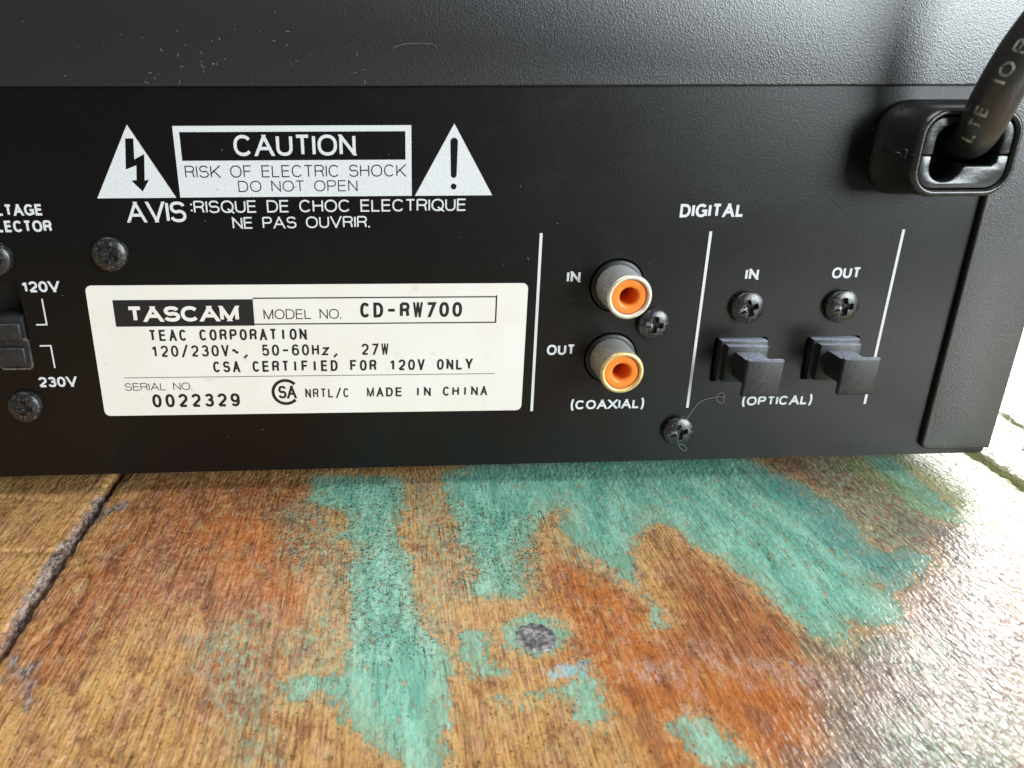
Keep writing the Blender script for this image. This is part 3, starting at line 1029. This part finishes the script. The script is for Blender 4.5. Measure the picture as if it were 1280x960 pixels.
# screws: a domed head with a worn cross recess
def screw_mesh():
    n, rings = 112, 44
    Rr = 3.15
    vs, fs = [(0, 0, 0)], []

    def hgt(x, z, r):
        t = r / Rr
        h = 1.75 * (1 - .42 * t ** 3) if t < .93 else 1.75 * (1 - .42 * .93 ** 3) * (1 - ((t - .93) / .07) ** 2 * .35)
        ax, az = abs(x), abs(z)
        arm = max(min((.54 - ax) / .10, (1.72 - az) / .30), min((.54 - az) / .10, (1.72 - ax) / .30))
        core = (1.02 - (ax + az)) / .2
        d = max(0, min(1, max(arm, core)))
        h -= 1.25 * d * (1 - .38 * r / 1.7)
        h += .02 * noise.noise(Vector((x * 1.6, z * 1.6, 3)))
        return h
    vs[0] = (0, -hgt(0, 0, 0), 0)
    for j in range(1, rings + 1):
        r = Rr * j / rings
        for i in range(n):
            a = 2 * math.pi * i / n
            x, z = r * math.cos(a), r * math.sin(a)
            vs.append((x, -hgt(x, z, r), z))
    for i in range(n):
        a = 2 * math.pi * i / n
        vs.append((Rr * 1.0 * math.cos(a), .25, Rr * 1.0 * math.sin(a)))
    for i in range(n):
        fs.append((0, 1 + (i + 1) % n, 1 + i))
    for j in range(rings):
        b0, b1 = 1 + j * n, 1 + (j + 1) * n
        for i in range(n):
            k = (i + 1) % n
            fs.append((b0 + i, b0 + k, b1 + k, b1 + i))
    me = bpy.data.meshes.new('screw')
    me.from_pydata([(a * K, b * K, c * K) for a, b, c in vs], [], fs)
    me.update()
    bm = bmesh.new()
    bm.from_mesh(me)
    bmesh.ops.recalc_face_normals(bm, faces=bm.faces)
    bm.to_mesh(me)
    bm.free()
    me.materials.append(M['screw'])
    me.shade_smooth()
    me.set_sharp_from_angle(angle=math.radians(48))
    return me


sm = screw_mesh()
for x, z, rot, sc in ((-70.4, -30.9, .3, 1), (-49.9, -30.3, .55, 1.0), (-70.3, -59.8, .15, 1), (51.0, -45.1, .1, .98), (69.1, -42.1, -.35, 1.03), (87.8, -42.1, -.12, 1.06), (58.6, -68.2, -.2, 1.0)):
    o = bpy.data.objects.new('screw', sm)
    C.objects.link(o)
    o.parent = rec
    R_(o)
    o.location = (x * K, 0, (H + z) * K)
    o.rotation_euler = (0, rot, 0)
    o.scale = (sc, 1, sc)

# coaxial jacks
for z, sh, rim, lab in ((RZ[0], 'silver', 'rimsilver', 'tarnished silver coaxial jack, upper, marked IN'), (RZ[1], 'brass', 'rimgold', 'tarnished gold coaxial jack, lower, marked OUT')):
    bm = bmesh.new()
    lathe(bm, [(3.9, -.45), (4.75, -.45), (4.95, -.3), (4.95, 6), (0, 6)], RX, z)
    j = R_(from_bm('coaxial_jack', bm, M['dark'], rec, auto=40))
    j['label'] = lab
    bm = bmesh.new()
    lathe(bm, [(4.12, -.2), (4.12, -7.7), (4.10, -7.8)], RX, z, 64)
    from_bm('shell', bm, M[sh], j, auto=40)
    bm = bmesh.new()
    lathe(bm, [(4.105, -7.72), (4.14, -7.95), (4.05, -8.2), (3.85, -8.34), (3.45, -8.36), (3.28, -8.2), (3.22, -7.6), (3.22, -6.8)], RX, z, 64)
    from_bm('rim', bm, M[rim], j, smooth=True)
    bm = bmesh.new()
    lathe(bm, [(3.16, -6.9), (3.16, -7.75), (3.08, -7.88), (2.9, -7.9), (2.1, -7.88), (1.82, -7.78), (1.66, -7.5), (1.60, -7.0), (1.55, 0.5), (0, .5)], RX, z, 64)
    from_bm('insulator', bm, M['orange'], j, auto=50)

# optical sockets: dark recess behind each opening
for i, (a, b) in enumerate(OPT):
    bm = bmesh.new()
    e_ = .02
    for (x0, x1, z0, z1) in ((a - 1, a - e_, oz0 - 1, oz1 + 1), (b + e_, b + 1, oz0 - 1, oz1 + 1), (a - e_, b + e_, oz0 - 1, oz0 - e_), (a - e_, b + e_, oz1 + e_, oz1 + 1)):
        add_box(bm, x0, x1, 1.05, 9, z0, z1)
    add_box(bm, a - 1, b + 1, 9.05, 10, oz0 - 1, oz1 + 1)
    R_(from_bm('optical_socket', bm, M['dark'], rec))

# voltage selector
bm = bmesh.new()
for (x0, x1, z0, z1) in ((-80, -79.05, H - 53.4, H - 33.8), (-67.25, -66.3, H - 53.4, H - 33.8), (-79.0, -67.3, H - 53.4, H - 52.45), (-79.0, -67.3, H - 34.75, H - 33.8)):
    add_box(bm, x0, x1, 1.05, 5, z0, z1)
add_box(bm, -80, -66.3, 5.05, 6, H - 53.4, H - 33.8)
sw = R_(from_bm('voltage_selector', bm, M['dark'], rec))
bm = bmesh.new()
add_box(bm, -78.6, -67.7, -.2, 4.6, H - 52.0, H - 41.8, .25)
add_box(bm, -78.4, -67.9, -1.5, -.25, H - 46.2, H - 42.9, .35, 3)
add_box(bm, -78.4, -67.9, -1.5, -.25, H - 51.4, H - 47.6, .35, 3)
from_bm('slider', bm, M['slider'], sw, auto=40)
bm = bmesh.new()
slab(bm, [rrect(-73.6, -67.32, H - 52.35, H - 46, .9)[:], rrect(-73.3, -67.33, H - 52.05, H - 45.9, .8)][:1] + [rrect(-73.25, -67.65, H - 52.0, H - 46.4, .7)], -.28, -.05)
from_bm('bezel', bm, M['edge'], sw)

# cord grommet: a deep rounded sleeve in two halves round the power cord
gx0, gx1, gz0, gz1 = 88.8, 107.0, H - 19.9, H - 5.2
bm = bmesh.new()
NG = 9


def loft(bm, loops_y, close_first=False):
    rings = [[bm.verts.new((x, y, z)) for x, z in l] for l, y in loops_y]
    for a, b in zip(rings, rings[1:]):
        n = len(a)
        for i in range(n):
            bm.faces.new((a[i], a[(i + 1) % n], b[(i + 1) % n], b[i]))


outer = lambda d: rrect(gx0 + d, gx1 - d, gz0 + d, gz1 - d, (4.6 - d * .9), NG)
loft(bm, [(outer(-.9), 0), (outer(-.85), -.9), (outer(-.1), -1.6), (outer(.0), -9.6), (outer(.12), -10.4), (outer(.45), -10.9), (outer(.8), -11.0), (outer(1.1), -10.85), (outer(1.25), -10.3)])
gr = R_(from_bm('cord_grommet', bm, M['rubber'], rec, smooth=True))
zm = H - 12.9
# upper half of the insert: an arch; lower half: a shelf with a round notch on the left
ix0, ix1, iz0, iz1 = gx0 + 1.45, gx1 - 1.45, gz0 + 1.45, gz1 - 1.45


def half_up():
    o = [(ix0, zm + .09)]
    o += [(ix0, iz1 - 3.2)] + [(ix0 + 3.2 - 3.2 * math.cos(math.radians(a)), iz1 - 3.2 + 3.2 * math.sin(math.radians(a))) for a in range(10, 91, 16)]
    o += [(ix1 - 3.2 + 3.2 * math.sin(math.radians(a)), iz1 - 3.2 + 3.2 * math.cos(math.radians(a))) for a in range(0, 91, 18)]
    o += [(ix1, zm + .09), (ix1 - 1.7, zm + .09)]
    hx0, hx1, hz = ix0 + 1.9, ix1 - 1.7, iz1 - 1.3
    o += [(hx1 - 2.6 + 2.6 * math.cos(math.radians(a)), hz - 2.6 + 2.6 * math.sin(math.radians(a))) for a in range(0, 91, 18)]
    o += [(hx0 + 2.6 - 2.6 * math.sin(math.radians(a)), hz - 2.6 + 2.6 * math.cos(math.radians(a))) for a in range(0, 91, 18)]
    o += [(hx0, zm + .09)]
    return o


def half_low():
    hx0, hx1 = ix0 + 1.8, ix1 - 2.0
    o = [(ix0, zm - .09), (hx0, zm - .09)]
    o += [(hx0 + 2.9 - 2.9 * math.cos(math.radians(a)), iz0 + 3.7 - 2.6 * math.sin(math.radians(a))) for a in range(0, 171, 14)]
    o += [(hx0 + 6.2, zm - 1.8), (hx1 - .7, zm - 1.8), (hx1, zm - 1.2), (hx1, zm - .09), (ix1, zm - .09)]
    o += [(ix1 - 3.0 + 3.0 * math.cos(math.radians(a)), iz0 + 3.0 - 3.0 * math.sin(math.radians(a))) for a in range(0, 91, 18)]
    o += [(ix0 + 3.0 - 3.0 * math.sin(math.radians(a)), iz0 + 3.0 - 3.0 * math.cos(math.radians(a))) for a in range(0, 91, 18)]
    return o


for hf in (half_up(), half_low()):
    bm = bmesh.new()
    slab(bm, [hf], -10.45, -3)
    bmesh.ops.recalc_face_normals(bm, faces=bm.faces)
    fe = [e for e in bm.edges if all(v.co.y < -10.4 for v in e.verts) and len(e.link_faces) == 2 and abs(e.link_faces[0].normal.y - e.link_faces[1].normal.y) > .5]
    bmesh.ops.bevel(bm, geom=fe, offset=.22, segments=2, affect='EDGES', profile=.5)
    from_bm('insert_half', bm, M['rubber'], gr, auto=50)
bm = bmesh.new()
slab(bm, [rrect(gx0 + 1, gx1 - 1, gz0 + 1, gz1 - 1, 3.5)], -3.0, -2.0)
from_bm('inner_web', bm, M['void'], gr)
# the moulded seam with its pin hole on the left flank
bm = bmesh.new()
add_box(bm, gx0 - .12, gx0 + .05, -10.3, -8.6, zm - .12, zm + .12)
from_bm('seam', bm, M['void'], gr)
bm = bmesh.new()
lathe(bm, [(0, .05), (.42, .05), (.42, -.02)], 0, 0, 20)
for v in bm.verts:
    v.co = Vector((gx0 - .22 + v.co.y, v.co.x - 7.9, zm + v.co.z))
from_bm('pin_hole', bm, M['void'], gr)
bm = bmesh.new()
lathe(bm, [(.44, .1), (.44, 0), (.52, -.06), (.72, .0), (.95, .2), (1.1, .5)], 0, 0, 24)
for v in bm.verts:
    v.co = Vector((gx0 - .22 + v.co.y, v.co.x - 7.9, zm + v.co.z))
from_bm('pin_boss', bm, M['rubber'], gr, smooth=True)
bm = bmesh.new()
tube(bm, [Vector((gx0 - .02, -8.9, zm)), Vector((gx0 - .05, -9.7, zm)), Vector((gx0 + .12, -10.45, zm))], .14, 8)
from_bm('parting_line', bm, M['rubber'], gr, smooth=True)
bm = bmesh.new()
tube(bm, [Vector((gx0 - .02, -1.2, zm)), Vector((gx0 - .05, -4.0, zm)), Vector((gx0 - .04, -7.0, zm))], .14, 8)
from_bm('parting_line', bm, M['rubber'], gr, smooth=True)

# ---------------------------------------------------------------- printing on the rear panel


def T_(name, lines, **k):                    # every line of print is a part of its own
    for ln in lines:
        R_(lettering(name, [ln], M['print'], rec, **k))



h_ = lambda z: H + z
BOLD = .20
T_('selector_lettering', [
    ('VOLTAGE', -72.3, -60.55, h_(-23.4), h_(-21.4), .205, dict(gap=.12)),
    ('SELECTOR', -72.2, -59.5, h_(-26.3), h_(-24.25), .205, dict(gap=.12)),
    ('120V', -66.8, -60.0, h_(-37.35), h_(-35.3), .205, dict(gap=.1)),
    ('230V', -67.1, -59.9, h_(-56.1), h_(-54.0), .205, dict(gap=.1))])
lw = .28
T_('selector_bracket', [
    [quad(-63.7, -63.7 + lw, h_(-43.7), h_(-38.6)) + quad(-65.5, -63.7, h_(-43.7), h_(-43.7) + lw)],
    [quad(-65.6, -63.7, h_(-47.85), h_(-47.85) + lw) + quad(-63.7, -63.7 + lw, h_(-52.2), h_(-47.85) + lw)]])
# warning triangles with their symbols left open in the print
bm = bmesh.new()
ta, tb, tc = (-44.0, h_(-8.15)), (-50.8, h_(-20.5)), (-37.1, h_(-20.5))
bolt = [(-44.3, -10.4), (-42.9, -10.4), (-43.2, -13.9), (-41.4, -13.0), (-41.9, -17.5), (-41.1, -17.3), (-42.5, -19.4), (-44.2, -17.5), (-43.3, -17.4), (-43.0, -14.9), (-44.9, -15.6)]
slab(bm, [[tb, tc, ta], [(x - .3, h_(z)) for x, z in bolt]], -.035, -.005)
R_(from_bm('voltage_triangle', bm, M['print'], rec))
bm = bmesh.new()
ex = 12.05
slot = [(ex + .68 * math.cos(math.radians(a)), h_(-11.2) + .68 * math.sin(math.radians(a))) for a in range(0, 181, 20)] + \
       [(ex + .52 * math.cos(math.radians(a)), h_(-16.9) + .52 * math.sin(math.radians(a))) for a in range(180, 361, 20)]
slab(bm, [[(5.1, h_(-20.5)), (19.05, h_(-20.5)), (ex, h_(-8.15))], slot, circ(ex, h_(-18.9), .53, 20)], -.035, -.005)
R_(from_bm('attention_triangle', bm, M['print'], rec))
bm = bmesh.new()
slab(bm, [[(-36.4, h_(-20.48)), (4.55, h_(-20.48)), (4.55, h_(-8.4)), (-36.4, h_(-8.4))], [(-35.35, h_(-14.2)), (3.5, h_(-14.2)), (3.5, h_(-9.4)), (-35.35, h_(-9.4))]], -.035, -.005)
box = R_(from_bm('caution_box', bm, M['print'], rec))
T_('caution_lettering', [('CAUTION', -26.3, -5.2, h_(-13.45), h_(-9.9), .155, dict(gap=.13))])
for ln in [('RISK OF ELECTRIC SHOCK', -35.1, 3.55, h_(-17.1), h_(-15.0), .10, dict(gap=.16)),
                                ('DO NOT OPEN', -26.1, -5.1, h_(-19.6), h_(-17.65), .10, dict(gap=.17))]:
    R_(lettering('risk_lettering', [ln], M['ink'], rec, y=-.045))
T_('avis_lettering', [
    ('AVIS', -46.1, -35.7, h_(-24.8), h_(-21.15), .145, dict(gap=.06)),
    (':RISQUE DE CHOC ELECTRIQUE', -34.8, 14.4, h_(-23.25), h_(-21.05), .13, dict(gap=.12)),
    ('NE PAS OUVRIR.', -27.7, -3.1, h_(-26.1), h_(-24.0), .13, dict(gap=.12))])
T_('digital_lettering', [
    ('DIGITAL', 53.9, 66.0, h_(-24.8), h_(-22.35), .205, dict(gap=.14)),
    ('IN', 33.7, 36.25, h_(-36.85), h_(-34.7), .205, dict(gap=.16)),
    ('OUT', 30.7, 36.25, h_(-51.4), h_(-49.25), .205, dict(gap=.12)),
    ('(COAXIAL)', 36.2, 51.2, h_(-63.15), h_(-61.15), .205, dict(gap=.14)),
    ('IN', 68.05, 70.6, h_(-36.8), h_(-34.65), .205, dict(gap=.16)),
    ('OUT', 85.0, 90.6, h_(-36.75), h_(-34.6), .205, dict(gap=.12)),
    ('(OPTICAL)', 71.4, 86.0, h_(-63.1), h_(-61.1), .205, dict(gap=.14))])
T_('divider_line', [[quad(x - .27, x + .27, h_(-63.3), h_(-27.45))] for x in (28.35, 60.2, 97.25)])

# ---------------------------------------------------------------- rating label
ang = math.radians(-.45)
rot = (math.cos(ang), math.sin(ang), -55.3, h_(-36.2))


def RT(p):
    ca, sa, cx, cz = rot
    return (cx + (p[0] - cx) * ca - (p[1] - cz) * sa, cz + (p[0] - cx) * sa + (p[1] - cz) * ca)


bm = bmesh.new()
slab(bm, [[RT(p) for p in rrect(-55.45, 26.4, h_(-62.35), h_(-36.2), 1.1, 6)]], -.14, -.002)
lab = R_(from_bm('rating_label', bm, M['label'], rec))
U = lambda x, z: (x, z + (x + 55.3) * math.sin(-ang))      # un-tilt a measured point


def L_(s, x0, z0, x1, z1, wt, **kw):
    mid = (x0 + x1) / 2
    dz = (mid + 55.3) * math.sin(-ang)
    hgt = kw.pop('h')
    z = (z0 + z1 - hgt) / 2 if False else z0 + (mid - x0) * math.sin(ang)
    return (s, x0, x1, h_(z + dz), h_(z + dz + hgt), wt, kw)


def bar(x0, x1, z0, z1):
    dz = ((x0 + x1) / 2 + 55.3) * math.sin(-ang)
    return [quad(x0, x1, h_(z0 + dz), h_(z1 + dz))]




def lk(name, lines, mat='ink', y=-.17):
    for ln in lines:
        lettering(name, [ln], M[mat], lab, y=y, rot=rot)



lk('brand_block', [bar(-50.85, -25.2, -44.25, -39.1)])
lk('brand_lettering', [L_('TASCAM', -48.5, -43.25, -28.0, 0, .23, gap=.06, h=3.0)], 'label', -.19)
lk('model_frame', [bar(-25.2, 20.6, -39.32, -39.08) + bar(-25.2, 20.6, -44.38, -44.14) + bar(20.36, 20.62, -44.38, -39.1)], y=-.175)
lk('label_lettering', [
    L_('MODEL NO.', -23.4, -43.15, -8.9, 0, .10, gap=.13, h=1.95),
    L_('CD-RW700', -5.3, -43.1, 14.0, 0, .195, mono=1, gw=.74, h=2.95),
    L_('TEAC CORPORATION', -45.05, -47.1, -15.55, 0, .18, mono=1, gw=.72, h=2.25),
    L_('120/230V~, 50-60Hz,  27W', -45.1, -50.3, -.05, 0, .165, mono=1, gw=.72, h=2.3),
    L_('CSA CERTIFIED FOR 120V ONLY', -33.7, -53.65, 16.3, 0, .18, mono=1, gw=.72, h=2.25),
    L_('SERIAL NO.', -50.9, -57.1, -38.1, 0, .10, gap=.12, h=1.55),
    L_('0022329', -46.0, -60.75, -29.2, 0, .19, mono=1, gw=.70, h=2.8),
    L_('NRTL/C', -16.4, -59.35, -7.9, 0, .15, mono=1, gw=.74, h=1.95),
    L_('MADE IN CHINA', -4.35, -59.4, 19.4, 0, .18, mono=1, gw=.72, h=1.95)])
lk('rule_line', [bar(-50.8, 20.75, -54.78, -54.66)])
cx, cz = -20.2, h_(-58.05 + 35.1 * math.sin(-ang))
ringp = [(cx + 2.45 * math.cos(math.radians(a)), cz + 2.45 * math.sin(math.radians(a))) for a in range(42, 319, 12)]
lk('certification_mark', [[ribbon(ringp, .30, -1e9, 1e9, False, False)] +
                          text_polys('SA', cx - 1.45, cx + 2.1, cz - 1.35, cz + 1.35, .17, gap=.05)])

# ---------------------------------------------------------------- dust plugs in the optical sockets
def dust_plug(cx, label, tilt):
    root = thing('dust_plug', label, 'dust plug', (cx, 0, h_(-53.0)), 'black dust plugs in the optical sockets')
    bm = bmesh.new()
    add_box(bm, -4.7, 4.7, -1.2, 7.5, -4.25, 4.25, .22)
    add_box(bm, -4.05, 4.05, -2.9, -1.15, -3.75, 3.75, .2)
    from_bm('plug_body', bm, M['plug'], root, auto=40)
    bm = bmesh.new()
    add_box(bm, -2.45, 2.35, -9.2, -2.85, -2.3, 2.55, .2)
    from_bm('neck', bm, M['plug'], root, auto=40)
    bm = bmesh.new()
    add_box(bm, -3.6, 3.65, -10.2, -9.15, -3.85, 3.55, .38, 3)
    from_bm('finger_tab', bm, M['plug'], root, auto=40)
    root.rotation_euler = tilt
    return root


dust_plug(69.45, 'black plastic dust plug in the optical socket below the left IN screw', (0, math.radians(1.0), math.radians(.8)))
dust_plug(88.0, 'black plastic dust plug in the optical OUT socket, its tab across the right white line', (0, 0, 0))

# ---------------------------------------------------------------- power cord
cord = thing('power_cord', 'thick black power cord with grey print leaving the grommet at upper right', 'power cord', (97.5, 0, h_(-12)))
ctrl = [(101.0, -2.2, -10.6), (100.4, -7.0, -10.6), (98.7, -11.2, -8.0), (98.0, -13.8, -3.6), (98.2, -15.4, .6), (99.4, -17.2, 6.0), (102.5, -21, 15), (112, -26, 27), (135, -25, 42), (175, -10, 48), (230, 30, 35), (280, 90, 0), (310, 170, -60), (330, 240, -74.0), (350, 330, -74.0)]
path = catmull([(x, y, H + z) for x, y, z in ctrl], 12)
off = Vector((97.5, 0, h_(-12)))
bm = bmesh.new()
CR = 3.45
fr = tube(bm, [p - off for p in path], lambda t: CR * (1 - .16 * max(0, 1 - t * 28)), 36)
bm2 = from_bm('jacket', bm, M['cord'], cord, smooth=True)
# print on the jacket: the lettering is laid on the tube's surface
cum = [0.0]
for a, b in zip(path, path[1:]):
    cum.append(cum[-1] + (b - a).length)


def on_cord(s, ang_, lift=.03):
    i = max(k for k in range(len(cum)) if cum[k] <= s)
    t = (s - cum[i]) / max(1e-6, cum[i + 1] - cum[i])
    p, d, u, w = fr[i]
    q = fr[i + 1]
    P_ = p.lerp(q[0], t)
    uu, ww = u.lerp(q[2], t).normalized(), w.lerp(q[3], t).normalized()
    return P_ + (uu * math.cos(ang_) + ww * math.sin(ang_)) * (CR + lift)


campos = Vector((0, -140, H)) - off


def best_angle(s):
    i = max(k for k in range(len(cum)) if cum[k] <= s)
    p, d, u, w = fr[i]
    v = (campos - p)
    return math.atan2(v.dot(w), v.dot(u))


A0 = best_angle(16)
vs, fs = [], []
for txt, s0, s1, da in (('LTE', 9.6, 15.0, -.25), ('IO', 18.2, 21.2, -.18), ('B', 22.4, 24.3, -.18), ('5C', 25.4, 29.4, -.18)):
    for g in text_polys(txt, 0, s1 - s0, -1.0, 1.0, .2, gap=.3):
        for q in g:
            if len(q) != 4:
                q = (q + [q[-1]] * 4)[:4]
            NS = 6
            b = len(vs)
            for iu in range(NS + 1):
                for iv in range(NS + 1):
                    u_, v_ = iu / NS, iv / NS
                    x = (q[0][0] * (1 - u_) + q[1][0] * u_) * (1 - v_) + (q[3][0] * (1 - u_) + q[2][0] * u_) * v_
                    z = (q[0][1] * (1 - u_) + q[1][1] * u_) * (1 - v_) + (q[3][1] * (1 - u_) + q[2][1] * u_) * v_
                    vs.append(tuple(on_cord(s0 + x, A0 + da - z / CR, .05)))
            for iu in range(NS):
                for iv in range(NS):
                    a_ = b + iu * (NS + 1) + iv
                    fs.append([a_, a_ + NS + 1, a_ + NS + 2, a_ + 1])
mesh('jacket_print', vs, fs, M['cordprint'], cord)

# ---------------------------------------------------------------- lint and dust
bm = bmesh.new()
lp = [(67.4, -60.5), (67.3, -62.1), (66.2, -61.9), (65.8, -60.7), (66.9, -60.0), (67.3, -61.0), (66.0, -60.9), (62.71, -61.8), (60.69, -63.8), (59.17, -66.04), (58.4, -67.6), (58.3, -69.25), (59.0, -71.3), (60.4, -72.6), (60.9, -72.1), (59.9, -71.2), (59.1, -71.0)]
yy = [-.25, -.5, -.4, -.3, -.35, -.5, -.3, -.4, -1.2, -1.95, -2.0, -2.0, -1.6, -1.0, -.9, -1.0, -1.3]
tube(bm, catmull([(x, y, h_(z)) for (x, z), y in zip(lp, yy)], 8), .035, 6)
tag(from_bm('lint_thread', bm, M['lint'], None, smooth=True), 'fine grey lint thread curled over the lowest screw near the optical print', 'lint')
bm = bmesh.new()
tube(bm, catmull([(x, -1.28, h_(z)) for x, z in ((1.5, 3.5), (1.9, 4.1), (3.5, 4.5), (6.2, 4.6), (8.3, 4.4), (8.9, 3.7))], 6), .05, 5)
tag(from_bm('lint_thread', bm, M['dust'], None, smooth=True), 'short pale lint fibre lying on the textured top flange above the CAUTION box', 'lint')
bm = bmesh.new()
rnd = random.Random(3)
for i in range(115):
    if i < 38:
        x, z = rnd.gauss(-28, 12), H + min(10, max(-1.4, rnd.gauss(2, 2.6)))
        y = -1.18
    elif i < 62:
        x, z = rnd.uniform(-60, 108), H + rnd.uniform(-1.5, 11)
        y = -1.18
    else:
        x, z, y = rnd.uniform(-75, 108), H + rnd.uniform(-73, -3), -.05
    a = rnd.uniform(0, math.pi)
    ln, wd = rnd.uniform(.05, .30) * (1.4 if i < 12 else 1), rnd.uniform(.035, .08)
    d = Vector((math.cos(a), 0, math.sin(a))) * ln
    e = Vector((-math.sin(a), 0, math.cos(a))) * wd
    c0 = Vector((x, y - .05, z))
    vv = [bm.verts.new(c0 + p) for p in (-d - e, d - e * .6, d * .9 + e, -d * .8 + e, Vector((0, .05, 0)))]
    bm.faces.new(vv[:4])
    for k2 in range(4):
        bm.faces.new((vv[k2], vv[4], vv[(k2 + 1) % 4]))
tag(from_bm('dust_specks', bm, M['dust']), 'pale specks of dust scattered over the black rear panel', 'dust', kind='stuff')
